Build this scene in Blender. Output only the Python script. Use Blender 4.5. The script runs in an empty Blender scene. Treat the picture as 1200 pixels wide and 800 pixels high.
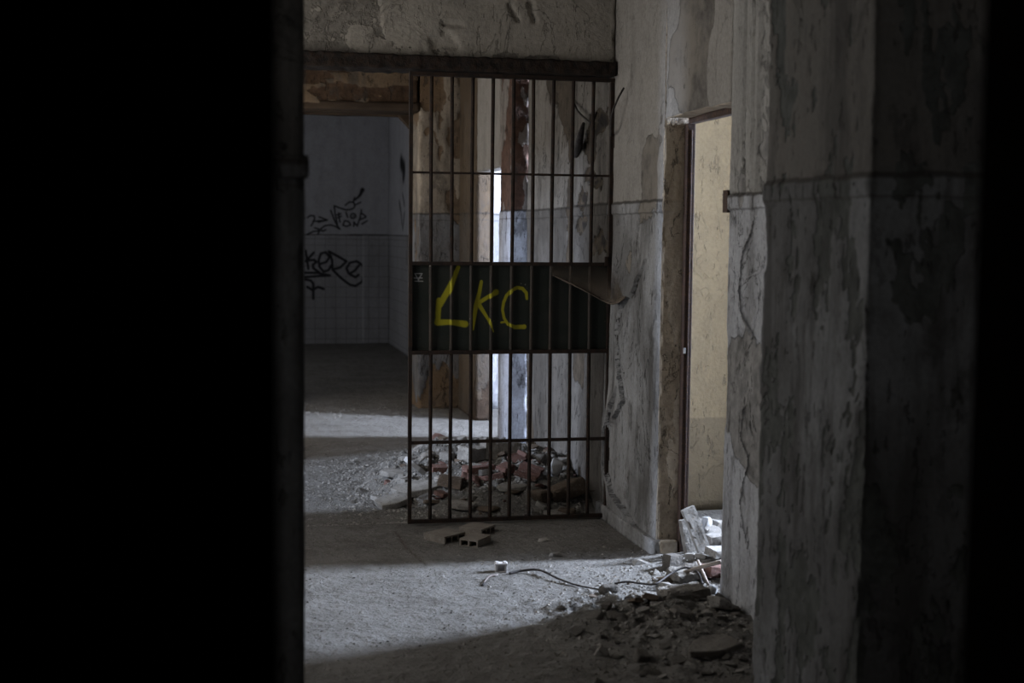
import bpy, bmesh, math, random
import numpy as np
from mathutils import Vector, Matrix, Euler, noise as mnoise

# ------------------------------------------------------------------ basics
scn = bpy.context.scene
COL = scn.collection
R = math.radians
XR, XL = 2.0, -0.8          # right / left wall of the corridor
YG = 6.863                  # plane of the barred gate
YB = 11.5                   # wall behind
YC = 18.35                  # tiled wall of the far room
DADO = 1.66

# camera data (also used to turn measured picture points into places)
F = 1600.; YAW = R(12.13); PITCH = R(4.52); ROLL = R(.57)
CAM = np.array([0, 0, 1.5])
_fw = np.array([math.sin(YAW)*math.cos(PITCH), math.cos(YAW)*math.cos(PITCH), -math.sin(PITCH)])
_rt = np.array([math.cos(YAW), -math.sin(YAW), 0]); _up = np.cross(_rt, _fw)
_r2 = _rt*math.cos(ROLL)+_up*math.sin(ROLL); _u2 = _up*math.cos(ROLL)-_rt*math.sin(ROLL)
def ray(x, y): return _fw+_r2*(x-600)/F-_u2*(y-400)/F
def at(x, y, ax, v):
    r = ray(x, y); return CAM+r*((v-CAM[ax])/r[ax])

# ------------------------------------------------------------------ numpy noise
def _h(i, j, k, s):
    n = (i*374761393 + j*668265263 + k*2147483647*3 + s*974634777) & 0xffffffff
    n = ((n ^ (n >> 13))*1274126177) & 0xffffffff
    n = ((n ^ (n >> 16))*2246822519) & 0xffffffff
    return ((n ^ (n >> 15)) & 0xffffff)/float(0xffffff)
def vnoise(P, s=0):
    P = np.asarray(P, float); I = np.floor(P).astype(np.int64); f = P-I; f = f*f*(3-2*f)
    out = 0
    for a in (0, 1):
        for b in (0, 1):
            for c in (0, 1):
                w = (f[:, 0] if a else 1-f[:, 0])*(f[:, 1] if b else 1-f[:, 1])*(f[:, 2] if c else 1-f[:, 2])
                out = out + w*_h(I[:, 0]+a, I[:, 1]+b, I[:, 2]+c, s)
    return out
def fbm(P, sc, o=4, s=0, g=.5):
    P = np.asarray(P, float)*np.asarray(sc, float); t = 0; a = 1; n = 0
    for q in range(o):
        t = t + a*vnoise(P*(2**q), s+q*17); n += a; a *= g
    return t/n                       # 0..1
def sstep(a, b, x):
    t = np.clip((x-a)/(b-a), 0, 1); return t*t*(3-2*t)

# ------------------------------------------------------------------ objects
def link(o, parent=None):
    COL.objects.link(o)
    if parent: o.parent = parent
    return o
def tag(o, label=None, cat=None, group=None, kind=None):
    if label: o['label'] = label
    if cat: o['category'] = cat
    if group: o['group'] = group
    if kind: o['kind'] = kind
    return o
def empty(name, loc=(0, 0, 0), rot=(0, 0, 0)):
    o = bpy.data.objects.new(name, None); o.location = loc; o.rotation_euler = rot
    o.empty_display_size = .1
    return link(o)
def from_data(name, V, Fc, mat, parent=None, smooth=True, attrs=None):
    me = bpy.data.meshes.new(name)
    me.from_pydata([tuple(v) for v in V], [], Fc)
    if attrs:
        for k, a in attrs.items():
            at_ = me.attributes.new(k, 'FLOAT', 'POINT'); at_.data.foreach_set('value', np.asarray(a, dtype=np.float32))
    me.materials.append(mat)
    if smooth: me.polygons.foreach_set('use_smooth', [True]*len(me.polygons))
    me.update()
    return link(bpy.data.objects.new(name, me), parent)
def from_bm(name, bm, mat, parent=None, smooth=False):
    bmesh.ops.recalc_face_normals(bm, faces=bm.faces)
    me = bpy.data.meshes.new(name); bm.to_mesh(me); bm.free(); me.materials.append(mat)
    if smooth: me.polygons.foreach_set('use_smooth', [True]*len(me.polygons))
    return link(bpy.data.objects.new(name, me), parent)
def bx(bm, x0, x1, y0, y1, z0, z1, bev=0):
    vs = [bm.verts.new((x, y, z)) for x in (x0, x1) for y in (y0, y1) for z in (z0, z1)]
    fs = [bm.faces.new([vs[i] for i in q]) for q in ((0, 1, 3, 2), (4, 6, 7, 5), (0, 4, 5, 1), (2, 3, 7, 6), (0, 2, 6, 4), (1, 5, 7, 3))]
    if bev:
        es = list({e for f in fs for e in f.edges})
        bmesh.ops.bevel(bm, geom=es, offset=bev, segments=2, affect='EDGES', profile=.6)
def tube(pts, r, n=8, taper=None):
    """vertices and faces of a tube along pts"""
    pts = [Vector(p) for p in pts]; V = []; Fc = []
    up = Vector((0, 0, 1))
    for i, p in enumerate(pts):
        d = (pts[min(i+1, len(pts)-1)]-pts[max(i-1, 0)]).normalized()
        a = d.cross(up)
        if a.length < .05: a = d.cross(Vector((1, 0, 0)))
        a.normalize(); b = d.cross(a)
        rr = r if taper is None else r*taper(i/(len(pts)-1))
        for k in range(n):
            t = 2*math.pi*k/n; V.append(p+a*rr*math.cos(t)+b*rr*math.sin(t))
    for i in range(len(pts)-1):
        for k in range(n):
            Fc.append((i*n+k, i*n+(k+1) % n, (i+1)*n+(k+1) % n, (i+1)*n+k))
    Fc.append(tuple(range(n-1, -1, -1))); Fc.append(tuple(range((len(pts)-1)*n, len(pts)*n)))
    return V, Fc
def spline(pts, m=8):
    P = [Vector(p) for p in pts]; P = [P[0]]+P+[P[-1]]; out = []
    for i in range(1, len(P)-2):
        for k in range(m):
            t = k/m; a, b, c, d = P[i-1], P[i], P[i+1], P[i+2]
            out.append(.5*((2*b)+(c-a)*t+(2*a-5*b+4*c-d)*t*t+(3*b-a-3*c+d)*t**3))
    out.append(P[-2]); return out

def axis(a, b, r): return np.linspace(a, b, max(2, int(round((b-a)/r))+1))
def grid_box(xs, ys, zs):
    """closed box whose six faces are gridded; returns V, faces, outward normals, edge flag"""
    nx, ny, nz = len(xs), len(ys), len(zs)
    idx = {}; V = []; N = []; E = []; Fc = []
    def vid(i, j, k):
        q = (i, j, k)
        if q not in idx:
            idx[q] = len(V); V.append((xs[i], ys[j], zs[k]))
            n = ((i == nx-1)-(i == 0), (j == ny-1)-(j == 0), (k == nz-1)-(k == 0)); N.append(n); E.append(abs(n[0])+abs(n[1])+abs(n[2]))
        return idx[q]
    for i in (0, nx-1):
        for j in range(ny-1):
            for k in range(nz-1):
                q = [vid(i, j, k), vid(i, j+1, k), vid(i, j+1, k+1), vid(i, j, k+1)]
                Fc.append(q if i else q[::-1])
    for j in (0, ny-1):
        for i in range(nx-1):
            for k in range(nz-1):
                q = [vid(i, j, k), vid(i, j, k+1), vid(i+1, j, k+1), vid(i+1, j, k)]
                Fc.append(q if j else q[::-1])
    for k in (0, nz-1):
        for i in range(nx-1):
            for j in range(ny-1):
                q = [vid(i, j, k), vid(i+1, j, k), vid(i+1, j+1, k), vid(i, j+1, k)]
                Fc.append(q if k else q[::-1])
    N = np.array(N, float); N /= np.linalg.norm(N, axis=1)[:, None]
    return np.array(V), Fc, N, np.array(E)
def wall(name, boxes, mat, amp=.006, chip=.012, feat=None, seed=0, **kw):
    """structure made of rough gridded boxes; boxes = (x0,x1,y0,y1,z0,z1,res)"""
    VV = []; FF = []; off = 0; PE = []; PA = []
    for (x0, x1, y0, y1, z0, z1, r) in boxes:
        V, Fc, N, E = grid_box(axis(x0, x1, r), axis(y0, y1, r), axis(z0, z1, r))
        d = amp*2*(fbm(V, 1.3, 3, seed)-.5)*1.5 + amp*.8*(fbm(V, 9, 3, seed+3)-.5)
        peel = np.zeros(len(V)); paint = np.zeros(len(V))
        if feat:
            dd, peel, paint = feat(V, N); d = d+dd
        d = d - (E >= 2)*chip*sstep(.35, .8, fbm(V, 14, 3, seed+9)) - (E >= 2)*.002
        keep = (V[:, 2] > 0.001) & (V[:, 2] < 3.39)
        V = V + N*(d*keep)[:, None]
        VV.append(V); FF += [[a+off for a in f] for f in Fc]; off += len(V); PE.append(peel); PA.append(paint)
    o = from_data(name, np.vstack(VV), FF, mat, smooth=True, attrs={'peel': np.concatenate(PE), 'paint': np.concatenate(PA)})
    return tag(o, kind='structure', **kw)

# polyline masks on a plane, 2D coordinates
def seg_dist(P2, a, b):
    a = np.array(a); b = np.array(b); ab = b-a; L = (ab@ab) or 1e-9
    t = np.clip(((P2-a)@ab)/L, 0, 1); return np.linalg.norm(P2-(a+t[:, None]*ab), axis=1), t
def strokes_mask(P2, strokes, to2, soft=.5):
    """strokes: list of (pixel polyline, half width m or list)"""
    m = np.zeros(len(P2))
    for pts, w in strokes:
        q = [to2(*p) for p in pts]
        ws = w if isinstance(w, (list, tuple)) else [w]*len(q)
        if len(q) == 1: q = q*2; ws = list(ws)*2
        for i in range(len(q)-1):
            d, t = seg_dist(P2, q[i], q[i+1]); ww = ws[i]*(1-t)+ws[i+1]*t
            m = np.maximum(m, 1-sstep(ww*(1-soft), ww*(1+soft), d))
    return m
def signed_poly(P2, q, wob=.055):
    """nearest distance to polyline and side sign (+ right of travel)"""
    w_ = np.stack([P2[:, 0], P2[:, 1], 0*P2[:, 0]], -1)
    P2 = P2+wob*np.stack([fbm(w_, 11, 5, 71, .65)-.5, fbm(w_, 11, 5, 72, .65)-.5], -1)
    best = np.full(len(P2), 1e9); sg = np.zeros(len(P2))
    for i in range(len(q)-1):
        d, t = seg_dist(P2, q[i], q[i+1])
        a = np.array(q[i]); ab = np.array(q[i+1])-a; c = (P2[:, 0]-a[0])*ab[1]-(P2[:, 1]-a[1])*ab[0]
        u = d < best; best[u] = d[u]; sg[u] = np.sign(c[u])
    return best, sg

# ------------------------------------------------------------------ materials
class NT:
    def __init__(s, name):
        s.m = bpy.data.materials.new(name); s.m.use_nodes = True; s.t = s.m.node_tree; s.t.nodes.clear()
        s.out = s.n('ShaderNodeOutputMaterial'); s.b = s.n('ShaderNodeBsdfPrincipled'); s.l(s.b.outputs[0], s.out.inputs[0])
        s.b.inputs['Specular IOR Level'].default_value = .25
        s.co = s.n('ShaderNodeTexCoord').outputs['Object']
    def n(s, t, **k):
        x = s.t.nodes.new(t)
        for a, v in k.items(): setattr(x, a, v)
        return x
    def l(s, a, b): s.t.links.new(a, b)
    def noise(s, sc, det=4, rough=.55, stretch=None, off=0, dist=0):
        x = s.n('ShaderNodeTexNoise'); x.inputs['Scale'].default_value = sc; x.inputs['Detail'].default_value = det
        x.inputs['Roughness'].default_value = rough; x.inputs['Distortion'].default_value = dist
        mp = s.n('ShaderNodeMapping'); mp.inputs['Location'].default_value = (off, off*1.7, off*.6)
        if stretch: mp.inputs['Scale'].default_value = stretch
        s.l(s.co, mp.inputs[0]); s.l(mp.outputs[0], x.inputs['Vector']); return x.outputs[0]
    def ramp(s, v, lo, hi, a=0., b=1.):
        x = s.n('ShaderNodeMapRange', interpolation_type='SMOOTHSTEP'); x.inputs[1].default_value = lo; x.inputs[2].default_value = hi
        x.inputs[3].default_value = a; x.inputs[4].default_value = b; s.l(v, x.inputs[0]); return x.outputs[0]
    def math(s, op, a, b=None):
        x = s.n('ShaderNodeMath', operation=op)
        for i, v in enumerate((a, b)):
            if v is None: continue
            if isinstance(v, (int, float)): x.inputs[i].default_value = v
            else: s.l(v, x.inputs[i])
        return x.outputs[0]
    def mix(s, f, a, b, mode='MIX'):
        x = s.n('ShaderNodeMix', data_type='RGBA', blend_type=mode)
        if isinstance(f, (int, float)): x.inputs[0].default_value = f
        else: s.l(f, x.inputs[0])
        for i, v in ((6, a), (7, b)):
            if isinstance(v, tuple): x.inputs[i].default_value = (*v, 1) if len(v) == 3 else v
            else: s.l(v, x.inputs[i])
        return x.outputs[2]
    def attr(s, nme): return s.n('ShaderNodeAttribute', attribute_name=nme).outputs['Fac']
    def bump(s, h, st, dist, prev=None):
        x = s.n('ShaderNodeBump'); x.inputs['Strength'].default_value = st; x.inputs['Distance'].default_value = dist
        s.l(h, x.inputs['Height'])
        if prev is not None: s.l(prev, x.inputs['Normal'])
        return x.outputs[0]
    def z(s):
        x = s.n('ShaderNodeSeparateXYZ'); s.l(s.co, x.inputs[0]); return x.outputs
    def done(s, c, nrm=None, rough=.9, metal=0.):
        if isinstance(c, tuple): s.b.inputs['Base Color'].default_value = (*c, 1)
        else: s.l(c, s.b.inputs['Base Color'])
        if isinstance(rough, float): s.b.inputs['Roughness'].default_value = rough
        else: s.l(rough, s.b.inputs['Roughness'])
        s.b.inputs['Metallic'].default_value = metal
        if nrm is not None: s.l(nrm, s.b.inputs['Normal'])
        return s.m
def plaster(name, up, low, under, grime=(.06, .055, .05), g_amt=.55, low_g=.6, dado=DADO, pit=.6, peel_bias=0., tile=False, paintc=(.012, .012, .014), patch=None, line=True, off=0., bumps=1., crk=.85, calm=1.):
    s = NT(name); xyz = s.z()
    wob = s.math('MULTIPLY', s.math('SUBTRACT', s.noise(9, 3, off=off), .5), .02)
    zz = s.math('ADD', xyz[2], wob)
    isup = s.ramp(zz, dado-.004, dado+.004); uf = s.math('SUBTRACT', 1., s.math('MULTIPLY', isup, 1.-calm))
    c = s.mix(isup, low, up)
    big = s.noise(1.6, 9, .62, off=off); mid = s.noise(5, 8, .65, off=off+3, dist=.6); stk = s.noise(7, 8, .62, (1, 1, .16), off=off+5)
    fine = s.noise(60, 5, .6, off=off)
    # tone variation
    c = s.mix(s.ramp(mid, .35, .7), c, s.mix(.35, c, under))
    g1 = s.math('MULTIPLY', s.math('MULTIPLY', s.ramp(stk, .46, .66), g_amt), uf)
    gl = s.math('MULTIPLY', s.math('MULTIPLY', s.ramp(big, .4, .62), s.math('SUBTRACT', 1., isup)), low_g)
    c = s.mix(g1, c, grime); c = s.mix(gl, c, grime)
    c = s.mix(s.ramp(fine, .3, .75, .0, .28), c, grime)
    # missing paint
    pl = s.math('ADD', s.attr('peel'), s.math('MULTIPLY', s.math('SUBTRACT', s.noise(22, 6, .7, off=off), .5), .9))
    pl = s.math('ADD', pl, peel_bias); pm = s.ramp(pl, .44, .56)
    un = s.mix(s.ramp(s.noise(14, 6, .7, off=off+8), .3, .7), under, tuple(x*.5 for x in under))
    if patch: un = s.mix(s.ramp(big, .45, .55), un, patch)
    c = s.mix(pm, c, un)
    # pits and scratches
    sc_ = s.noise(26, 4, .75, (1, 1, .3), off=off+2); pit_m = s.math('MULTIPLY', s.ramp(sc_, .60, .645), uf)
    c = s.mix(s.math('MULTIPLY', pit_m, pit), c, (.03, .027, .024))
    if line:
        ln = s.math('ABSOLUTE', s.math('SUBTRACT', zz, dado)); lm = s.ramp(ln, .003, .012, 1., 0.)
        c = s.mix(s.math('MULTIPLY', lm, .8), c, (.035, .03, .026))
        l2 = s.ramp(s.math('ABSOLUTE', s.math('SUBTRACT', zz, dado-.056)), .002, .006, 1., 0.); c = s.mix(s.math('MULTIPLY', l2, .5), c, (.05, .045, .04))
    cr = s.ramp(s.math('ABSOLUTE', s.math('SUBTRACT', s.noise(3.2, 9, .62, (1, 1, .6), off=off+11, dist=.8), .5)), .001, .0045, 1., 0.)
    crm = s.math('MULTIPLY', cr, s.ramp(s.noise(1.3, 3, off=off+12), .47, .60)); crm = s.math('MULTIPLY', crm, uf); c = s.mix(s.math('MULTIPLY', crm, crk), c, (.02, .018, .016))
    bl = s.math('MULTIPLY', uf, s.ramp(s.noise(8, 9, .72, (1, 1, .55), off=off+14, dist=.4), .55, .62)); c = s.mix(s.math('MULTIPLY', bl, crk*.6), c, tuple(x*.8 for x in grime))
    pm = s.math('ADD', pm, crm)
    h = s.math('ADD', s.math('MULTIPLY', pm, -.6), s.math('MULTIPLY', pit_m, -.7))
    nb = s.bump(h, 1.*bumps, .010); nb = s.bump(mid, .7*bumps, .02, nb); nb = s.bump(fine, .6*bumps, .005, nb)
    if tile:
        br = s.n('ShaderNodeTexBrick', offset=0.); br.inputs['Scale'].default_value = 1.; br.inputs['Brick Width'].default_value = .139
        br.inputs['Row Height'].default_value = .139; br.inputs['Mortar Size'].default_value = .0035; br.inputs['Mortar Smooth'].default_value = .3
        cb = s.n('ShaderNodeCombineXYZ'); s.l(s.math('ADD', xyz[0], xyz[1]), cb.inputs[0]); s.l(s.math('ADD', xyz[2], .07), cb.inputs[1]); s.l(cb.outputs[0], br.inputs['Vector'])
        t = s.math('MULTIPLY', br.outputs['Fac'], s.math('SUBTRACT', 1., isup)); c = s.mix(s.math('MULTIPLY', t, .6), c, (.05, .045, .042))
    c = s.mix(s.attr('paint'), c, paintc)
    return s.done(c, nb, .92)

M = {}
M['wall_r'] = plaster('plaster_corridor', (.31, .292, .268), (.36, .365, .375), (.17, .155, .14), g_amt=.6, low_g=.6, calm=.25, patch=(.20, .18, .155))
M['wall_n'] = plaster('plaster_niche', (.23, .215, .195), (.17, .16, .15), (.10, .08, .06), g_amt=.6, low_g=.6, off=2., peel_bias=.08)
M['wall_p'] = plaster('plaster_step', (.27, .245, .225), (.56, .60, .70), (.13, .075, .055), g_amt=.45, low_g=.2, off=3.)
M['wall_j'] = plaster('plaster_jamb', (.34, .33, .31), (.48, .49, .52), (.27, .26, .25), g_amt=.5, low_g=.25, off=6., peel_bias=-.06, calm=.5)
M['wall_top'] = plaster('plaster_above_gate', (.31, .283, .245), (.31, .283, .245), (.22, .20, .175), g_amt=.15, pit=.05, line=False, off=4., crk=.1)
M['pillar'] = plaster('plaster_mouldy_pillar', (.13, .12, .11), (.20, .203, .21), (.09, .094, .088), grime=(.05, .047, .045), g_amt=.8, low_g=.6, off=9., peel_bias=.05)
M['wall_b'] = plaster('plaster_brown', (.36, .31, .25), (.23, .24, .26), (.20, .145, .10), g_amt=.6, low_g=.5, off=13., peel_bias=.06, patch=(.17, .115, .07))
M['lintel_b'] = plaster('plaster_brown_lintel', (.19, .135, .085), (.16, .12, .08), (.09, .055, .034), g_amt=.7, low_g=.5, off=15., line=False, peel_bias=.2)
M['wall_c'] = plaster('plaster_tiled', (.42, .42, .45), (.36, .36, .38), (.3, .29, .29), g_amt=.12, low_g=.15, dado=1.46, pit=.1, tile=True, off=17., bumps=.4, crk=.15)
M['beige'] = plaster('plaster_beige', (.225, .176, .108), (.16, .127, .081), (.14, .11, .072), g_amt=.08, pit=.3, dado=.51, low_g=.5, grime=(.09, .07, .045), line=False, off=21., bumps=.8, crk=0.)
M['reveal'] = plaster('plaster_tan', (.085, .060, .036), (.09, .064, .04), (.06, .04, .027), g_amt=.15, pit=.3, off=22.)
M['tan'] = plaster('plaster_doorway', (.56, .48, .38), (.54, .48, .40), (.42, .35, .27), g_amt=.35, low_g=.3, off=43., peel_bias=-.05, grime=(.10, .07, .045), line=False)
M['white_tile'] = plaster('plaster_white', (.6, .61, .65), (.6, .61, .65), (.45, .45, .45), g_amt=.03, pit=.1, line=True, off=25., crk=.1)
M['dark'] = plaster('plaster_dark_room', (.012, .011, .010), (.012, .011, .010), (.008, .008, .008), off=30., line=False)  # near black: the unlit room's darkness is put into the colour
M['ceil'] = plaster('plaster_ceiling', (.30, .28, .25), (.3, .28, .25), (.16, .14, .12), off=31., line=False)

def floor_mat():
    s = NT('concrete_floor'); mid = s.noise(3, 8, .6); fine = s.noise(45, 6, .65); blot = s.noise(14, 6, .7, off=2); vf = s.noise(170, 3, .6)
    c = s.mix(s.ramp(mid, .35, .68), (.18, .172, .16), (.125, .117, .107))
    c = s.mix(s.ramp(blot, .42, .68, 0., .55), c, (.225, .217, .203))
    c = s.mix(s.ramp(fine, .56, .68, 0., .65), c, (.06, .052, .045))
    c = s.mix(s.math('MULTIPLY', s.attr('paint'), .9), c, (.10, .085, .07))
    nb = s.bump(blot, .9, .04); nb = s.bump(fine, .9, .010, nb); nb = s.bump(vf, .6, .004, nb)
    return s.done(c, nb, .95)
M['floor'] = floor_mat()
def simple(name, c1, c2, sc=12, rough=.85, metal=0., b=.5, bd=.004, spots=None, stretch=None):
    s = NT(name); n1 = s.noise(sc, 6, .65, stretch); n2 = s.noise(sc*6, 4, .6)
    c = s.mix(s.ramp(n1, .36, .66), c1, c2)
    if spots: c = s.mix(s.ramp(n2, .55, .66, 0., .8), c, spots)
    nb = s.bump(n1, b, bd); nb = s.bump(n2, b*.8, bd*.4, nb)
    return s.done(c, nb, rough, metal)
M['bar'] = simple('rusty_bar', (.016, .013, .012), (.035, .022, .016), 30, .75, .3, spots=(.06, .034, .022))
M['beam'] = simple('rusty_beam', (.012, .010, .009), (.032, .020, .014), 25, .95, 0., b=1., bd=.01, spots=(.010, .008, .007))
def painted_metal(name, base, base2, lab=True):
    s = NT(name); n1 = s.noise(9, 6, .6); n2 = s.noise(90, 3); n3 = s.noise(40, 3, .5, off=3)
    c = s.mix(s.ramp(n1, .4, .7), base, base2)
    c = s.mix(s.ramp(n2, .72, .76), c, (.16, .12, .08)); c = s.mix(s.ramp(n3, .74, .76, 0., .7), c, (.25, .24, .22))
    p = s.math('MULTIPLY', s.attr('paint'), s.ramp(n3, .2, .5, .75, 1.))
    c = s.mix(s.ramp(p, .1, .9), c, (.33, .30, .018)); c = s.mix(s.attr('white'), c, (.42, .42, .42))
    return s.done(c, s.bump(n1, .2, .004), .6, .1)
M['panel'] = painted_metal('dark_green_sheet', (.020, .024, .020), (.03, .032, .027))
M['bar_painted'] = painted_metal('bar_over_sheet', (.035, .03, .026), (.05, .038, .03))
M['frame'] = simple('door_frame_metal', (.035, .024, .021), (.06, .036, .028), 18, .7, .1, spots=(.12, .065, .03))
M['brick'] = simple('brick_red', (.155, .085, .07), (.105, .06, .052), 16, .95, spots=(.24, .20, .18))
M['hbrick'] = simple('hollow_brick_clay', (.20, .178, .155), (.15, .13, .112), 14, .95, spots=(.24, .22, .20))
M['brick_br'] = simple('brick_brown', (.14, .105, .078), (.09, .07, .055), 14, .95, spots=(.2, .18, .16))
M['plast'] = simple('plaster_debris', (.31, .295, .275), (.22, .207, .19), 14, .95, b=.8, spots=(.12, .11, .095))
M['white'] = simple('white_debris', (.48, .475, .475), (.36, .355, .355), 18, .9, b=.9, bd=.006)
M['conc'] = simple('concrete_debris', (.22, .205, .185), (.15, .137, .122), 18, .95, b=1., bd=.01, spots=(.12, .11, .10))
M['dkrock'] = simple('dark_rubble', (.12, .108, .096), (.08, .072, .064), 18, .95, b=1., bd=.01, spots=(.15, .14, .125))
M['wire'] = simple('black_cable', (.02, .018, .018), (.05, .042, .04), 40, .6)
M['wirew'] = simple('dusty_cable', (.25, .22, .21), (.16, .13, .12), 40, .7)
M['wood'] = simple('dusty_stick', (.36, .31, .27), (.24, .20, .17), 20, .9, stretch=(1, 1, .2))
M['plastic'] = simple('white_plastic', (.62, .60, .60), (.45, .43, .42), 20, .5)
def web_mat():
    s = NT('dusty_web'); n1 = s.noise(14, 6, .65); c = s.mix(s.ramp(n1, .3, .7), (.15, .12, .095), (.10, .082, .066))
    a = s.math('MULTIPLY', s.attr('dens'), s.ramp(s.noise(60, 4, .7), .25, .6, .55, 1.)); s.l(a, s.b.inputs['Alpha']); return s.done(c, s.bump(n1, .3, .004), 1.)
M['web'] = web_mat()
M['timber'] = simple('old_timber', (.065, .045, .03), (.032, .022, .016), 9, .9, b=.8, bd=.01, stretch=(.2, 1, 1))
M['shade_black'] = simple('lining_shade_black', (.004, .0035, .003), (.006, .005, .0045), 9, .95)  # near black stands in for the shade on the unlit doorway
for k in ('shade_black', 'dark'): [n for n in M[k].node_tree.nodes if n.type == 'BSDF_PRINCIPLED'][0].inputs['Specular IOR Level'].default_value = 0.
M['glass'] = simple('window_frame_paint', (.5, .5, .48), (.35, .34, .32), 9, .7)

# ------------------------------------------------------------------ features on the corridor wall (plane X = const)
def px_r(x, y, X=XR):
    p = at(x, y, 0, X); return (p[1], p[2])
CRACK1 = [px_r(*p) for p in ((752, 320), (744, 342), (729, 362), (724, 395), (728, 430), (733, 470), (722, 490))]
CRACK2 = [px_r(*p) for p in ((722, 470), (712, 505), (710, 540), (718, 575), (735, 600), (752, 622), (762, 632))]
def feat_right(V, N):
    P2 = V[:, 1:3]; face = (N[:, 0] < -.5)
    d = np.zeros(len(V)); peel = np.zeros(len(V)); pa_ = np.zeros(len(V))
    # dado band stands proud of the wall
    band = sstep(DADO-.058, DADO-.054, V[:, 2])*(1-sstep(DADO-.003, DADO+.003, V[:, 2]))
    d += .009*band
    near = (V[:, 1] < 7.0) & (V[:, 1] > 6.0)
    for cr, k, w in ((CRACK1, .022, .10), (CRACK2, .026, .11)):
        dist, sg = signed_poly(P2, cr)
        right = sg < 0
        d += k*np.exp(-dist/w)*right*near*face
        peel = np.maximum(peel, (~right)*near*face*sstep(.03, .0, dist)*.5)
        wd = .002+.006*vnoise(V*np.array([1, 14, 14]), 6)
        ck = (1-sstep(wd*.5, wd*1.8, dist))*near*face*sstep(.25, .45, vnoise(V*5, 14)); pa_ = np.maximum(pa_, ck*.7);
    # general peeling, denser low down and round the edges
    n = fbm(V, (1, 1.6, 1.1), 5, 41); low = 1-sstep(.0, 1.5, V[:, 2])
    a = sstep(.60, .68, n+.07*low); peel = np.maximum(peel, a*.8); d -= .006*a
    # plinth
    return d, peel*face, pa_
def feat_jamb(V, N):
    d, peel, pa = feat_right(V, N)
    jam = (N[:, 1] < -.5)*1.0
    n = fbm(V, (9, 9, 2.2), 5, 77); m = sstep(.42, .6, n+.1*(1-sstep(.3, 1.6, V[:, 2])))
    return d-.006*m*jam, np.maximum(peel, m*jam*.75), pa
BLIST = [px_r(*p) for p in ((886, 262), (873, 300), (869, 340), (871, 365), (884, 392))]
BLIST2 = [px_r(*p) for p in ((872, 480), (868, 510), (878, 540), (870, 590), (876, 630))]
def feat_near(V, N):
    d, peel, pa = feat_right(V, N); face = (N[:, 0] < -.5)
    for c in (BLIST, BLIST2):
        dist, sg = signed_poly(V[:, 1:3], c)
        # the blistered coat stands out on the near side of the tear
        d += .014*np.exp(-dist/.05)*(sg > 0)*face; peel = np.maximum(peel, (dist < .03)*(sg <= 0)*face*.6); pa = np.maximum(pa, (1-sstep(.006, .02+.01*vnoise(V*10, 3), dist))*face*.85)
    groove = (V[:, 2] > DADO)*face*(sstep(.62, .7, vnoise(V*np.array([1, 34, .2]), 5)))
    return d-.012*groove, np.maximum(peel, groove*.5), pa
def feat_generic(s, amt=.62, k=.006, st=(1.3, 1.3, .8)):
    def f(V, N):
        n = fbm(V, st, 6, s, .6); a = sstep(amt, amt+.05, n); return -k*a, a*.85, np.zeros(len(V))
    return f
def feat_pillar(V, N):
    n = fbm(V, (10, 10, 4.2), 6, 91, .68); a = sstep(.56, .64, n+.05*(V[:, 2] < DADO)); b = fbm(V, (20, 20, 9), 3, 92)
    band = sstep(DADO-.062, DADO-.058, V[:, 2])*(1-sstep(DADO-.003, DADO+.003, V[:, 2]))
    return -.007*a+.004*(b-.5)+.010*band, a*.8, np.zeros(len(V))
TOPL = [tuple(at(*p, 1, 6.84)[[0, 2]]) for p in ((440, 0), (448, 20), (450, 45), (478, 55), (500, 62))]
def feat_top(V, N):
    P2 = V[:, [0, 2]]; face = N[:, 1] < -.5
    dist, sg = signed_poly(P2, TOPL)
    n = fbm(V, 2.2, 5, 55)
    a = (sg > 0)*(V[:, 0] < 1.12)*sstep(.40, .46, n+.05); a = a*face
    c = at(512, 55, 1, 6.84); e = np.exp(-(((V[:, 0]-c[0])/.12)**2+((V[:, 2]-c[2])/.10)**2))*face
    f = sstep(.45, .55, fbm(V, (14, 14, 30), 4, 8)); hole = sstep(.35, .5, e)*f
    for q in ((598, 8, 606, 22), (622, 4, 626, 24), (520, 28, 540, 30)):
        dd, _ = seg_dist(P2, at(q[0], q[1], 1, 6.84)[[0, 2]], at(q[2], q[3], 1, 6.84)[[0, 2]]); hole = np.maximum(hole, (dd < .013)*face)
    st = sstep(2.44, 2.38, V[:, 2])*sstep(.35, .6, fbm(V, 9, 4, 3))
    return -.005*a-.012*hole, np.clip(a*.55+hole*.25+st*.9, 0, 1)*face, np.zeros(len(V))

HOLES = [((692, 165), .05, .13), ((700, 140), .06, .08), ((690, 205), .03, .05), ((697, 212), .05, .05), ((683, 232), .03, .07), ((700, 285), .05, .09), ((680, 262), .04, .06)]
def feat_hole(V, N):
    d, peel, pa = feat_jamb(V, N); face = N[:, 0] < -.5; n = fbm(V, 12, 4, 61)
    for (x, y), ry, rz in HOLES:
        c = at(x, y, 0, XR); e = 1-np.sqrt(((V[:, 1]-c[1])/(ry*4))**2+((V[:, 2]-c[2])/rz)**2)+1.6*(n-.5); m = sstep(.15, .35, e)*face
        d = d-.02*m; peel = np.maximum(peel, m); pa = np.maximum(pa, sstep(.55, .8, e)*face*.75)
    return d, peel, pa
def feat_step(V, N):
    n = fbm(V, (9, 9, 3), 5, 33, .6); up_ = V[:, 2] > DADO
    m = np.where(N[:, 1] < -.3, sstep(.30, .42, n), sstep(.5, .6, n+.25*np.exp(-((V[:, 2]-1.85)/.25)**2)))
    m = m*up_ + (~up_)*sstep(.70, .76, n)
    return -.008*m, m*.9, np.zeros(len(V))

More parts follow.
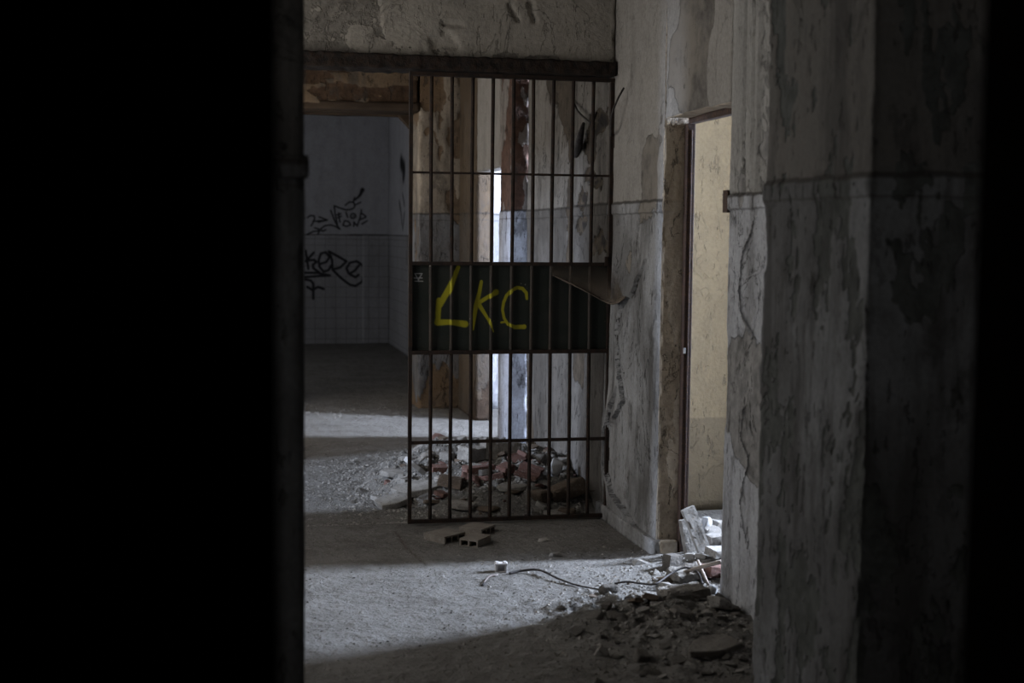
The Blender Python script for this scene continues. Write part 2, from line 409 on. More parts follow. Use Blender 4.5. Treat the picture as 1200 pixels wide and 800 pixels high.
# ------------------------------------------------------------------ writing on the far tiled wall
Z1 = lambda pts: [(350+x/8.892, 210+y/8.892) for x, y in pts]
Z2 = lambda pts: [(350+x/6.154, 280+y/6.154) for x, y in pts]
t1, t2 = .011, .017
GRAF = [(Z1(p), t1) for p in (
    [(90, 400), (120, 378), (160, 380), (167, 410), (150, 450), (130, 485)], [(150, 440), (200, 435), (300, 425)], [(215, 393), (300, 425), (205, 447)],
    [(50, 405), (56, 407)], [(85, 575), (150, 545), (215, 535)], [(165, 505), (215, 520)], [(200, 570), (225, 530)],
    [(285, 525), (245, 542), (232, 515), (270, 485), (330, 475), (380, 490), (430, 520), (400, 480), (370, 420), (335, 325)],
    [(370, 275), (380, 360), (405, 480)], [(370, 275), (430, 300), (500, 320), (560, 310), (585, 285), (575, 240), (530, 235), (485, 270)],
    [(570, 225), (585, 190)], [(595, 265), (645, 240)], [(400, 370), (440, 358)], [(405, 400), (445, 385)], [(415, 350), (430, 445)],
    [(492, 345), (510, 395)], [(540, 385), (550, 362), (572, 355), (592, 368), (595, 392), (575, 408), (550, 405), (540, 385)], [(568, 383), (572, 384)],
    [(460, 480), (480, 430), (520, 440), (542, 475), (500, 490), (460, 480)], [(575, 490), (575, 445), (610, 487), (640, 400), (655, 318)],
    [(650, 350), (700, 385)], [(640, 420), (700, 395)], [(660, 465), (715, 432)])]
GRAF += [(Z1([(590, 215), (640, 165), (665, 110)]), [.012, .018, .03])]
GRAF += [(Z2(p), t2) for p in (
    [(50, 85), (60, 150), (70, 215)], [(108, 98), (80, 130), (48, 160)], [(60, 155), (110, 150), (130, 165), (102, 185), (105, 210), (150, 240)],
    [(150, 182), (200, 165), (222, 130), (195, 95), (160, 105), (145, 150), (150, 200), (180, 235), (215, 225), (235, 190)],
    [(245, 215), (240, 150), (218, 88)], [(225, 92), (345, 160), (300, 205), (250, 218)],
    [(245, 222), (310, 285), (370, 330), (410, 338), (455, 310), (475, 250), (462, 190), (420, 160), (370, 170), (345, 210), (362, 250), (410, 275), (432, 258)],
    [(435, 190), (402, 230), (375, 245)], [(40, 243), (130, 243), (225, 262), (130, 268), (40, 275)], [(40, 290), (90, 300), (105, 322), (105, 430)],
    [(62, 345), (100, 368), (140, 345), (180, 360)])]
def feat_c(V, N):
    face = N[:, 1] < -.5; P2 = V[:, [0, 2]]; m = np.zeros(len(V))
    idx = np.where(face & (V[:, 0] > .9) & (V[:, 2] > .35))[0]
    m[idx] = strokes_mask(P2[idx], GRAF, lambda x, y: tuple(at(x, y, 1, YC)[[0, 2]]), .35)
    st = (np.abs(V[:, 2]-1.46) < .02)*face*sstep(1.65, 1.75, V[:, 0]+.3*0)
    return np.zeros(len(V)), np.zeros(len(V)), np.clip(m*.97+.5*st, 0, 1)
def feat_c_side(V, N):
    face = N[:, 0] < -.5; P2 = V[:, 1:3]; m = np.zeros(len(V))
    S = [([(470, 190), (474, 198), (473, 206)], .10), ([(472, 228), (474, 240)], .03), ([(468, 236), (470, 250), (471, 262)], .035), ([(474, 250), (472, 268)], .03)]
    idx = np.where(face & (V[:, 1] > 14))[0]
    m[idx] = strokes_mask(P2[idx], S, lambda x, y: tuple(at(x, y, 0, 2.24)[[1, 2]]), .5)
    pe = sstep(.58, .64, fbm(V, (1, 2, 1.5), 4, 12))
    return np.zeros(len(V)), pe*.7*face*(V[:, 2] < 1.46), m

# ------------------------------------------------------------------ the building
H = 3.4
wall('wall_right', [(XR, 2.14, 4.7, 5.2, 0, H, .0085), (XR, 2.14, 3.9, 4.7, 0, H, .02)], M['wall_j'], feat=feat_near, seed=1)
wr = wall('wall_right', [(XR, 2.14, 6.03, 6.95, 0, H, .0078)], M['wall_r'], feat=feat_jamb, seed=2)
wall('wall_right', [(XR, 2.14, 6.95, 7.66, 0, H, .0125)], M['wall_n'], feat=feat_hole, seed=2)
wh = wall('wall_right', [(XR, 2.14, 5.2, 6.03, 2.03, H, .014)], M['wall_r'], feat=feat_right, seed=1, chip=.006)
for o_, ax_ in ((wr, 1), (wh, 2)):
    o_.data.materials.append(M['tan'])
    for p_ in o_.data.polygons:
        if p_.normal[ax_] < -.6 and p_.center[1] < 6.06: p_.material_index = 1
wall('wall_right', [(2.12, 2.25, 7.66, 9.40, 0, H, .016)], M['wall_n'], feat=feat_right, seed=3)
wall('wall_right', [(XR, 2.14, 9.40, 9.80, 0, H, .016)], M['wall_p'], feat=feat_step, seed=4)
wall('wall_right', [(XR, 2.14, 9.80, 10.69, 1.98, H, .03)], M['wall_r'], feat=feat_generic(9), seed=5, chip=.004)
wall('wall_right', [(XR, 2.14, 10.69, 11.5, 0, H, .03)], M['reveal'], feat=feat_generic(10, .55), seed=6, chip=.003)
# plinth along the right wall, turning the door corner
def plinth(name, x0, x1, y0, y1, h=.075, mat='wall_r'):
    wall(name, [(x0, x1, y0, y1, 0, h, .012)], M[mat], amp=.004, chip=.012, seed=7)
plinth('baseboard_right', 1.968, 2.05, 6.0, 7.0)
plinth('baseboard_right', 2.0, 2.095, 5.995, 6.10, mat='tan')

wall('wall_gate', [(XL, XR, 6.84, 7.06, 2.37, H, .0125)], M['wall_top'], feat=feat_top, seed=11)
V, Fc, N, E = grid_box(axis(XL, XR-.005, .01), axis(6.80, 7.0, .02), axis(2.308, 2.378, .0115))
V = V+N*(.022*(fbm(V, (26, 26, 40), 4, 5)-.5))[:, None]
tag(from_data('trim_1', V, Fc, M['beam']), kind='structure')

# wall B with its opening to the tiled room
wall('wall_back', [(1.652, 2.25, YB, 12.1, 0, H, .02)], M['wall_b'], amp=.010, chip=.02, feat=feat_generic(21, .5, .010, (3, 3, 1.5)), seed=21)
wall('wall_back', [(-1.2, 1.652, YB, 12.1, 2.56, H, .025)], M['lintel_b'], amp=.010, feat=feat_generic(22, .5, .012, (1.5, 3, 6)), seed=22)
wall('wall_back', [(-1.2, .1, YB, 12.1, 0, 2.56, .1)], M['wall_b'], seed=23)
for i, (y0, y1, z0) in enumerate(((11.50, 11.66, 2.545), (11.78, 11.94, 2.55), (12.0, 12.09, 2.54))):
    V, Fc, N, E = grid_box(axis(.1, 1.66, .03), axis(y0, y1, .03), axis(z0-.03, z0+.04, .02)); V = V+N*(.02*(fbm(V, (3, 18, 18), 4, 5+i)-.5))[:, None]
    tag(from_data('trim_%d' % (2+i), V, Fc, M['timber']), kind='structure')
bm = bmesh.new()   # triangular corner block in the opening
a = [bm.verts.new((x, y, z)) for y in (11.95, 12.08) for (x, z) in ((1.50, 2.56), (1.68, 2.56), (1.68, 2.37))]
bm.faces.new(a[:3]); bm.faces.new(a[3:][::-1])
for i in range(3): bm.faces.new([a[i], a[(i+1) % 3], a[3+(i+1) % 3], a[3+i]])
tag(from_bm('trim_5', bm, M['timber']), kind='structure')

# far tiled room
wall('wall_far', [(-.3, 2.24, YC, YC+.15, 0, H, .010)], M['wall_c'], amp=.003, chip=0, feat=feat_c, seed=31)
wall('wall_far', [(-3, -.3, YC, YC+.15, 0, H, .1)], M['wall_c'], amp=.003, chip=0, seed=31)
wall('wall_far_right', [(2.24, 2.4, 12.1, YC+.15, 0, H, .03)], M['wall_c'], amp=.004, feat=feat_c_side, seed=32)
wall('wall_far_left', [(-3.15, -3, 11.9, YC+.15, 0, H, .2)], M['wall_c'], seed=33)
wall('wall_far_front', [(-3, -1.2, YB+.4, 12.1, 0, H, .2)], M['wall_c'], seed=34)
wall('trim_6', [(1.88, 2.25, YC-.02, YC+.03, 0, 1.46, .03)], M['wall_c'], amp=.002, chip=.002, seed=35)

# left wall and the lit side room behind it
wall('wall_left', [(-1.05, XL, 3.9, 4.9, 0, H, .08), (-1.05, XL, 6.5, 7.18, 0, H, .08), (-1.05, XL, 4.9, 6.5, 0, 1.0, .08), (-1.05, XL, 4.9, 6.5, 2.5, H, .08)], M['wall_r'], seed=41)
wall('wall_left', [(-1.05, XL, 8.42, 9.7, 0, H, .08), (-1.05, XL, 11.0, 11.5, 0, H, .08), (-1.05, XL, 9.7, 11.0, 0, 1.1, .08), (-1.05, XL, 9.7, 11.0, 2.4, H, .08)], M['wall_r'], seed=42)
wall('wall_left', [(-1.05, XL, 7.18, 8.42, 2.12, H, .08)], M['wall_r'], seed=43)
def room(name, x0, x1, y0, y1, mat, skip, win=None, t=.15, tw=.15):
    """plain shell of a side room; skip = side shared with the corridor; win=(side, a0, a1, z0, z1)"""
    B = []
    sides = {'x0': (x0-t, x0, y0-t, y1+t), 'x1': (x1, x1+t, y0-t, y1+t), 'y0': (x0, x1, y0-t, y0), 'y1': (x0, x1, y1, y1+t)}
    for k, (a, b, c, d) in sides.items():
        if k == skip: continue
        if win and win[0] == k:
            if k == 'x1': b = x1+tw
            _, w0, w1, z0, z1 = win
            if k[0] == 'x': B += [(a, b, c, w0, 0, H), (a, b, w1, d, 0, H), (a, b, w0, w1, 0, z0), (a, b, w0, w1, z1, H)]
            else: B += [(a, w0, c, d, 0, H), (w1, b, c, d, 0, H), (w0, w1, c, d, 0, z0), (w0, w1, c, d, z1, H)]
        else: B.append((a, b, c, d, 0, H))
    for q in B: wall(name, [(*q, .06 if mat == 'beige' else .12)], M[mat], amp=.004, feat=feat_generic(5, .66) if mat == 'beige' else None, seed=50)
def window(name, side, x, a0, a1, z0, z1, d):
    """window frame with mullion; holds a daylight lamp, in some openings added fill"""
    bm = bmesh.new(); w = .035
    for (p, q, r, s) in ((a0, a1, z0, z0+w), (a0, a1, z1-w, z1), (a0, a0+w, z0, z1), (a1-w, a1, z0, z1)):
        bx(bm, x-.02, x+.02, p, q, r, s)
    return tag(from_bm(name, bm, M['glass']), kind='structure')
def daylight(name, x, y, z, wy, wz, rot, power, col=(.72, .84, 1.0)):  # area lamp; also makes the added fill lamps
    l = bpy.data.lights.new(name, 'AREA'); l.shape = 'RECTANGLE'; l.size = wz; l.size_y = wy; l.energy = power; l.color = col
    o = bpy.data.objects.new(name, l); o.location = (x, y, z); o.rotation_euler = rot; COL.objects.link(o); return o
room('wall_side', 2.14, 4.3, 4.3, 7.0, 'beige', 'x0', ('x1', 5.62, 6.06, .85, 2.45), tw=.5)
window('window_1', 'x', 4.78, 5.62, 6.06, .85, 2.45, -1)
daylight('daylight_1', 4.74, 5.91, 1.85, .32, 1.0, (0, R(90), 0), 790, (.68, .79, 1.))
room('wall_rear_side', 2.14, 4.3, 9.0, 11.4, 'white_tile', 'x0', ('x1', 9.24, 9.62, 1.35, 2.35))
window('window_2', 'x', 4.37, 9.24, 9.62, 1.35, 2.35, -1)
daylight('daylight_2', 4.34, 9.43, 1.85, .32, .94, (0, R(90), 0), 560, (.70, .80, 1.))
room('wall_left_side', -4.2, -1.05, 6.4, 9.2, 'wall_r', 'x1', ('x0', 6.78, 7.14, 2.1, 3.1))
window('window_3', 'x', -4.27, 6.78, 7.14, 2.1, 3.1, 1)
daylight('daylight_3', -4.24, 6.96, 2.6, .32, .94, (0, R(-90), 0), 470, (.68, .79, 1.))
window('fill_window_4', 'x', -.98, 4.9, 6.5, 1.0, 2.5, 1)  # unseen window, added to carry the corridor fill
daylight('fill_light_5', -1.0, 5.7, 1.75, 1.5, 1.4, (0, R(-90), 0), 34, (1, .95, .88))  # added fill lamp, lifts the right wall and the wall above the gate
window('fill_window_5', 'x', -.98, 9.7, 11.0, 1.1, 2.4, 1)  # unseen window, added for the fill behind the gate
daylight('fill_light_6', -1.0, 10.35, 1.75, 1.2, 1.2, (0, R(-90), 0), 38, (1, .92, .82))  # added warm fill lamp for the walls behind the gate
daylight('fill_light_4', -2.9, 14.5, 2.2, 1.2, 1.0, (0, R(-90), 0), 36, (.94, .96, 1))  # fill lamp added in the far room, no window behind it

# pillars between the dark room and the corridor, and the dark room itself
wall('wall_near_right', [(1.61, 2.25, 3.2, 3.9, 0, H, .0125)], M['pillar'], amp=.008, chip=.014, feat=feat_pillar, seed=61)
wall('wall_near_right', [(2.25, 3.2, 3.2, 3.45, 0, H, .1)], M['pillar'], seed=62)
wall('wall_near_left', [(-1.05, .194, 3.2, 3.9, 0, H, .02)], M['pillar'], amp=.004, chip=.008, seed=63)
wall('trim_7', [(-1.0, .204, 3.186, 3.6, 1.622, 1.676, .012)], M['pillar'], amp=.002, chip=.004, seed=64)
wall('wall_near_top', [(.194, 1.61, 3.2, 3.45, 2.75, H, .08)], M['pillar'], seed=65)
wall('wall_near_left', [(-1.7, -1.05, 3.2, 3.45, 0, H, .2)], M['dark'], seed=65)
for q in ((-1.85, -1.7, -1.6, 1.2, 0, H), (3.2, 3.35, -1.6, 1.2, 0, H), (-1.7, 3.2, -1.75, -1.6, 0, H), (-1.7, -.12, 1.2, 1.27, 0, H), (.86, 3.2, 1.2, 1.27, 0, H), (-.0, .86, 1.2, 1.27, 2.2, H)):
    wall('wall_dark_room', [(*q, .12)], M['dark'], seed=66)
for q in ((-1.7, -.12, 1.27, 1.35, 0, H), (.86, 3.2, 1.27, 1.35, 0, H), (-.0, .86, 1.27, 1.35, 2.2, H), (3.2, 3.35, 1.2, 1.6, 0, H), (3.2, 3.35, 2.6, 3.45, 0, H), (3.2, 3.35, 1.6, 2.6, 0, 1.2), (3.2, 3.35, 1.6, 2.6, 2.3, H),
          (-1.85, -1.7, 1.2, 1.5, 0, H), (-1.85, -1.7, 2.6, 3.45, 0, H), (-1.85, -1.7, 1.5, 2.6, 0, 1.2), (-1.85, -1.7, 1.5, 2.6, 2.3, H)):
    wall('wall_passage', [(*q, .12)], M['wall_r'], seed=67)
window('fill_window_6', 'x', -1.78, 1.5, 2.6, 1.2, 2.3, 1)  # unseen window, added so the passage gets some fill
daylight('fill_light_7', -1.79, 2.05, 1.75, 1.0, 1.0, (0, R(-90), 0), 4.5, (1, .95, .88))  # weak fill lamp added to lift the near pillar faces
window('fill_window_7', 'x', 3.28, 1.6, 2.6, 1.2, 2.3, -1)  # second unseen passage window, added for fill from the right
daylight('fill_light_8', 3.29, 2.1, 1.75, .9, 1.0, (0, R(90), 0), 2.6, (1, .95, .88))  # added fill lamp, mainly for the right pillar's near face
# door lining, shade painted near black, round the doorway the view is taken through
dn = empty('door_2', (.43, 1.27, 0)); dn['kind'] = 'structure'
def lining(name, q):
    bm = bmesh.new(); bx(bm, q[0]-.43, q[1]-.43, q[2]-1.27, q[3]-1.27, q[4], q[5], .004); return from_bm(name, bm, M['shade_black'], dn)
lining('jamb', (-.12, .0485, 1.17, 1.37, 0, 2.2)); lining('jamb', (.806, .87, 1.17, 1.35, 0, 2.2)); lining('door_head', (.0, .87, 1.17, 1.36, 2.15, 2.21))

wall('ceiling', [(-3.3, 4.6, -1.8, YC+.3, H, H+.12, .3)], M['ceil'], seed=70)

# ------------------------------------------------------------------ floor
def hmap(x, y):
    x = np.asarray(x, float); y = np.asarray(y, float); P = np.stack([x, y, np.zeros_like(x)], -1).reshape(-1, 3)
    n1 = fbm(P, 3.5, 4, 101).reshape(x.shape); n2 = fbm(P, 17, 4, 102).reshape(x.shape); n3 = fbm(P, 45, 2, 103).reshape(x.shape)
    h = .010*(n1-.5)+.012*(n2-.5)*sstep(.3, .7, n1)+.007*(n3-.5)*sstep(.35, .6, n2)
    d1 = ((x-1.62)/.78)**2+((y-7.95)/1.0)**2
    m1 = .19*np.clip(1-d1, 0, 1)**.8*sstep(6.96, 7.25, y)
    h = h+m1*(.65+.7*n2)+.06*np.exp(-(((x-1.2)/.5)**2+((y-8.1)/.8)**2))*n2*sstep(6.96, 7.3, y)
    m2 = .05*np.exp(-(((x-1.75)/.55)**2+((y-4.75)/.45)**2)); h = h+m2*(.3+1.2*n2)
    m3 = .09*np.exp(-(((x-2.45)/.35)**2+((y-5.75)/.45)**2)); h = h+m3*(.5+n2)
    m4 = .035*np.exp(-(((x-1.55)/.35)**2+((y-5.12)/.16)**2)); h = h+m4*(.2+1.5*n2)
    return h
def h1(x, y): return float(hmap(np.array([x]), np.array([y]))[0])
xs = np.unique(np.round(np.concatenate([axis(-3.2, -.9, .2), axis(-.8, .1, .05), axis(.1, 2.3, .0115), axis(2.3, 4.5, .06)]), 4))
ys = np.unique(np.round(np.concatenate([axis(-1.7, 3.2, .2), axis(3.2, 4.2, .05), axis(4.2, 9.6, .0115), axis(9.6, 12.5, .022), axis(12.6, YC+.2, .12)]), 4))
X, Y = np.meshgrid(xs, ys, indexing='ij'); Z = hmap(X, Y)
nx, ny = X.shape; V = np.stack([X.ravel(), Y.ravel(), Z.ravel()], -1)
I = np.arange(nx*ny).reshape(nx, ny); Q = np.stack([I[:-1, :-1], I[1:, :-1], I[1:, 1:], I[:-1, 1:]], -1).reshape(-1, 4)
crk = strokes_mask(V[:, :2], [([(462, 622), (478, 645), (500, 662)], .006), ([(405, 690), (470, 700)], .004)], lambda x, y: tuple(at(x, y, 2, 0)[:2]), .6)
fl = from_data('floor', V, Q.tolist(), M['floor'], attrs={'paint': crk, 'peel': crk*0}); tag(fl, kind='structure')
bm = bmesh.new(); bx(bm, -3.3, 4.6, -1.8, YC+.3, -.2, -.06); 
me2 = from_bm('floor', bm, M['conc']); tag(me2, kind='structure')

def onfloor(px, py):
    z = 0.
    for _ in range(12): p = at(px, py, 2, z); z = .5*z+.5*h1(p[0], p[1])
    return Vector((p[0], p[1], z))

# ------------------------------------------------------------------ the barred gate
gz0, gz1 = .012, 2.300
GX = [at(481, 300, 1, YG)[0] + i*(at(715, 300, 1, YG)[0]-at(481, 300, 1, YG)[0])/10 for i in range(11)]
gate = empty('barred_gate', (GX[-1], YG, 0))
tag(gate, 'rusty barred iron gate with a dark sheet panel sprayed LKC in yellow', 'gate')
def loc(V): return [(v[0]-GX[-1], v[1]-YG, v[2]) for v in V]
def pg(x, y): return tuple(at(x, y, 1, YG+.0)[[0, 2]])
LKC = [([(537.7, 313), (528.3, 336), (515.5, 358)], [.010, .016, .015]), ([(515, 352), (513.2, 378)], .014), ([(513.2, 378), (528, 377.5), (545.5, 379.8)], [.016, .013, .017]),
       ([(564.8, 330), (562.5, 342), (558.7, 358), (554.8, 386)], [.008, .010, .012, .006]), ([(582, 342.5), (574, 347), (560, 356)], [.015, .010, .010]), ([(562, 357), (572.7, 374), (578.5, 388.5)], [.011, .007, .005]),
       ([(618.2, 350), (617.5, 343), (613, 338.2), (607, 337), (600.5, 340), (594.5, 346), (591, 354), (589.5, 363), (591.5, 373), (596, 380), (604, 383.5), (615, 383)], [.007, .008, .009, .009, .009, .008, .008, .007, .007, .008, .010, .012]),
       ([(588, 378), (594, 377)], .005)]
WM = [([(486.5, 320.5), (495.5, 320.5)], .0022), ([(487, 321), (490.8, 328), (494.8, 321)], .0022), ([(485.5, 325.8), (495.5, 325.8)], .0022), ([(487, 329.5), (495.8, 329.5)], .0026), ([(490.8, 328), (491, 330)], .002)]
def spray(V, world=True):
    P2 = np.array([[v[0], v[2]] for v in V])
    m = strokes_mask(P2, LKC, pg, .55); w = strokes_mask(P2, WM, pg, .4)
    return {'paint': m, 'white': w}
zp0, zp1 = at(600, 412, 1, YG)[2], at(600, 309, 1, YG)[2]
# sheet panel behind the bars
V, Fc, N, E = grid_box(axis(GX[0], GX[-1]-.002, .0035), np.array([YG+.016, YG+.019]), axis(zp0, zp1, .0035))
V[:, 1] += .0035*(fbm(V, (5, 0, 5), 2, 3)-.5)
from_data('panel', loc(V), Fc, M['panel'], gate, attrs=spray(V))
for i, gx in enumerate(GX):
    st = i in (0, 10)
    if st:
        V, Fc, N, E = grid_box(np.array([gx-(.009 if i == 0 else .012), gx+(.009 if i == 0 else .012)]), np.array([YG-.012, YG+.012]), axis(gz0, gz1, .02))
        from_data('stile', loc(V), Fc, M['bar'], gate, smooth=False)
    else:
        zs = np.unique(np.concatenate([axis(gz0, zp0, .05), axis(zp0, zp1, .005), axis(zp1, gz1, .05)]))
        w = random.Random(i); ph = w.random()*6
        pts = [(gx+.002*math.sin(z*2.2+ph), YG+.001*math.sin(z*3+ph), z) for z in zs]
        V, Fc = tube(pts, .0095, 10)
        b = from_data('bar', loc(V), Fc, M['bar'], gate, attrs=spray(V))
        b.data.materials.append(M['bar_painted'])
        for p in b.data.polygons:
            if zp0 < p.center.z < zp1: p.material_index = 1
for y, h, d in ((85, .010, .020), (204, .006, .010), (309, .009, .016), (412, .010, .016), (516, .008, .010), (614, .010, .016)):
    z = at(600, y, 1, YG)[2]; z = max(z, gz0+.010)
    if y == 85: z = gz1-.008
    V, Fc, N, E = grid_box(axis(GX[0]-.009, GX[-1]+.012, .02), np.array([YG-d*.75, YG+d*.75]), np.array([z-h, z+h]) if h > .007 else np.array([z-.0055, z+.0055]))
    V = V+N*(.0016*(fbm(V, 30, 3, 4)-.5))[:, None]
    from_data('rail', loc(V), Fc, M['bar'], gate, smooth=False)
for z in (.35, 1.98):      # hinges on the wall side
    V, Fc = tube([(GX[-1]+.012, YG-.016, z-.035), (GX[-1]+.012, YG-.016, z+.035)], .010, 10)
    V2, F2, _, _ = grid_box(np.array([GX[-1]+.008, XR+.03]), np.array([YG-.008, YG+.004]), np.array([z-.02, z+.02]))
    n = len(V); from_data('hinge', loc(list(V)+[tuple(v) for v in V2]), [tuple(f) for f in Fc]+[tuple(a+n for a in f) for f in F2], M['bar'], gate, smooth=False)
# small latch box at the panel's right end
bm = bmesh.new(); bx(bm, -.034, -.014, -.022, -.010, zp1-.01, zp1+.04, .003); from_bm('latch', bm, M['bar'], gate)

# dusty web sagging between the sheet panel and the wall
def web():
    lip_px = [(648, 322, 6.83), (668, 331, 6.78), (690, 343, 6.72), (708, 353, 6.66), (718, 356.5, 6.60), (728, 352, 6.55), (737, 344, 6.49), (745, 336, 6.43)]
    lip = spline([tuple(at(a, b, 1, y)) for a, b, y in lip_px], 6)
    back = []
    for k in range(len(lip)):
        t = k/(len(lip)-1)
        p = at(646+t*100, 311+14*max(0, t-.65)/.35, 1, YG-.012) if t < .66 else at(646+t*100, 311+22*(t-.66)/.34, 0, XR-.003)
        back.append(Vector(p))
    lip[-1] = Vector(at(745, 336, 0, XR-.004)); V = []; D = []; n = 14
    for a, b in zip(back, lip):
        if b.x > XR-.004: b.x = XR-.004
        for j in range(n):
            t = j/(n-1); p = a.lerp(b, t); p = p+Vector((0, .0, -.035*math.sin(math.pi*t)*min(1, (a-b).length/.1)))
            if p.x > XR-.003: p.x = XR-.003
            V.append(p); D.append(min(1, .08+1.1*t**1.6))
    Fc = [(i*n+j, i*n+j+1, (i+1)*n+j+1, (i+1)*n+j) for i in range(len(lip)-1) for j in range(n-1)]
    o = from_data('cobweb', V, Fc, M['web'], attrs={'dens': D})
    m = o.modifiers.new('t', 'SOLIDIFY'); m.thickness = .003
    tag(o, 'thick dusty cobweb sagging between the gate panel and the right wall', 'cobweb')
web()

# loose cables on the wall by the gate
def cable(name, pts, r, mat, label, m=8, taper=None, group=None, cat='cable'):
    V, Fc = tube(spline(pts, m), r, 8, taper); o = from_data(name, V, Fc, mat); return tag(o, label, cat, group)
w = lambda x, y, X: Vector(at(x, y, 0, X))
cable('electric_cable', [w(731, 103, 1.985), w(724, 116, 1.95), w(717, 134, 1.93), w(716, 150, 1.95), w(716, 160, 1.99)], .005, M['wire'], 'short dark cable hooked over the top right corner of the gate')
cable('electric_cable', [w(671, 117, 1.99), w(677, 130, 1.96), w(686, 139, 1.95), w(694, 143, 1.96), (w(699, 132, 1.995))], .006, M['wire'], 'loose black cable drooping from a hole in the wall seen through the upper bars')
cable('electric_cable', [w(684, 144, 1.985), w(680, 160, 1.96), w(677, 172, 1.97), w(675, 182, 1.99)], .013, M['wire'], 'thick black cable stub hanging below the drooping cable', taper=lambda t: .6+1.2*math.sin(t*2.6))

# metal frame of the side doorway
d1 = empty('door_1', (2.12, 6.0, 0)); d1['kind'] = 'structure'
def dpart(name, q, mat='frame', bev=.003, lab=None):
    bm = bmesh.new(); bx(bm, q[0]-2.12, q[1]-2.12, q[2]-6.0, q[3]-6.0, q[4], q[5], bev); o = from_bm(name, bm, M[mat], d1)
    if lab: o['label'] = lab
    return o
dpart('door_post', (2.10, 2.138, 5.99, 6.045, .0, 2.01)); dpart('door_post', (2.10, 2.138, 5.185, 5.235, .0, 2.0)); dpart('door_head', (2.10, 2.14, 5.24, 5.985, 2.008, 2.04))
dpart('door_stop', (2.116, 2.122, 5.982, 5.992, .1, 1.98))
hp = at(850.5, 236, 1, 5.24)
dpart('hinge', (hp[0]-.012, hp[0]+.016, 5.19, 5.245, hp[2]-.045, hp[2]+.045))
sp = at(803, 411, 1, 5.975)
dpart('strike_plate', (sp[0]-.004, sp[0]+.005, 5.982, 5.991, sp[2]-.013, sp[2]+.013), 'white', .001, 'small pale strike plate')

# ------------------------------------------------------------------ rubble
def hull(size, seed, n=16, flat=1.):
    rnd = random.Random(seed); bm = bmesh.new()
    for _ in range(n):
        v = Vector((rnd.uniform(-1, 1), rnd.uniform(-1, 1), rnd.uniform(-1, 1)))
        k = max(abs(v.x), abs(v.y), abs(v.z)); v = v/k*rnd.uniform(.82, 1) if rnd.random() < .75 else v
        bm.verts.new((v.x*size[0]/2, v.y*size[1]/2, v.z*size[2]/2))
    r = bmesh.ops.convex_hull(bm, input=bm.verts)
    bmesh.ops.delete(bm, geom=list({g for g in r['geom_interior']+r['geom_unused'] if isinstance(g, bmesh.types.BMVert)}), context='VERTS')
    bmesh.ops.bevel(bm, geom=list(bm.edges), offset=min(size)*.06, segments=1, affect='EDGES')
    return bm
def plate(size, seed, n=9, jag=.22):
    """broken slab: irregular outline, real thickness, roughened faces"""
    rnd = random.Random(seed); bm = bmesh.new(); pts = []
    for i in range(n):
        t = 2*math.pi*(i+rnd.uniform(-.25, .25))/n; c, s_ = math.cos(t), math.sin(t); k = 1/max(abs(c), abs(s_)); k = min(k, 1.25)*rnd.uniform(1-jag, 1)
        pts.append((c*k*size[0]/2, s_*k*size[1]/2))
    lo = [bm.verts.new((x*rnd.uniform(.9, 1), y*rnd.uniform(.9, 1), -size[2]/2)) for x, y in pts]; hi = [bm.verts.new((x, y, size[2]/2*rnd.uniform(.8, 1.1))) for x, y in pts]
    bm.faces.new(lo[::-1]); bm.faces.new(hi)
    for i in range(n): bm.faces.new([lo[i], lo[(i+1) % n], hi[(i+1) % n], hi[i]])
    bmesh.ops.bevel(bm, geom=[e for e in bm.edges], offset=min(size)*.10, segments=1, affect='EDGES')
    return bm
def block(size, seed, nz=.004, r=.012):
    V, Fc, N, E = grid_box(axis(-size[0]/2, size[0]/2, r), axis(-size[1]/2, size[1]/2, r), axis(-size[2]/2, size[2]/2, r))
    d = nz*2*(fbm(V+seed*3.1, 25, 3, seed)-.5)-(E >= 2)*nz*1.2*sstep(.4, .8, fbm(V+seed, 30, 2, seed+1))
    return V+N*d[:, None], Fc
def put(name, geo, mat, p, rot, label, cat, group=None, smooth=False, lift=None, size=None):
    if isinstance(geo, tuple): o = from_data(name, geo[0], geo[1], M[mat], smooth=False)
    else: o = from_bm(name, geo, M[mat], smooth=smooth)
    o.location = p; o.rotation_euler = [R(a) for a in rot]
    if lift is None:       # rest the lowest corner slightly in the dust
        mw = Euler(o.rotation_euler).to_matrix(); lz = min((mw@v.co).z for v in o.data.vertices); o.location.z = p[2]-lz-.006
    else: o.location.z += lift
    return tag(o, label, cat, group)
def hollow(name, p, rz, label, L=.24, W=.115, T=.055, n=3, tilt=(0, 0)):
    bm = bmesh.new(); w = .009
    bx(bm, -L/2, L/2, -W/2, W/2, -T/2, -T/2+w); bx(bm, -L/2, L/2, -W/2, W/2, T/2-w, T/2)
    for i in range(n+1):
        y = -W/2+i*(W-w)/n; bx(bm, -L/2, L/2, y, y+w, -T/2+w, T/2-w)
    bx(bm, -.004, .004, -W/2+w, W/2-w, -T/2+w, T/2-w)
    return put(name, bm, 'hbrick', p, (tilt[0], tilt[1], rz), label, 'brick')
# three hollow bricks on the floor in front of the gate
hollow('hollow_brick', onfloor(521, 632), -52, 'hollow brick lying flat below the left bars, leftmost of three before the gate', L=.14, W=.15, T=.042)
hollow('hollow_brick', onfloor(559, 624), -40, 'hollow brick nearest the foot of the gate, right behind another brick', L=.13, W=.14, T=.042)
hollow('hollow_brick', onfloor(557, 637), 52, 'hollow brick with two dark holes showing, frontmost of three before the gate', n=2, L=.14, W=.10, T=.042)

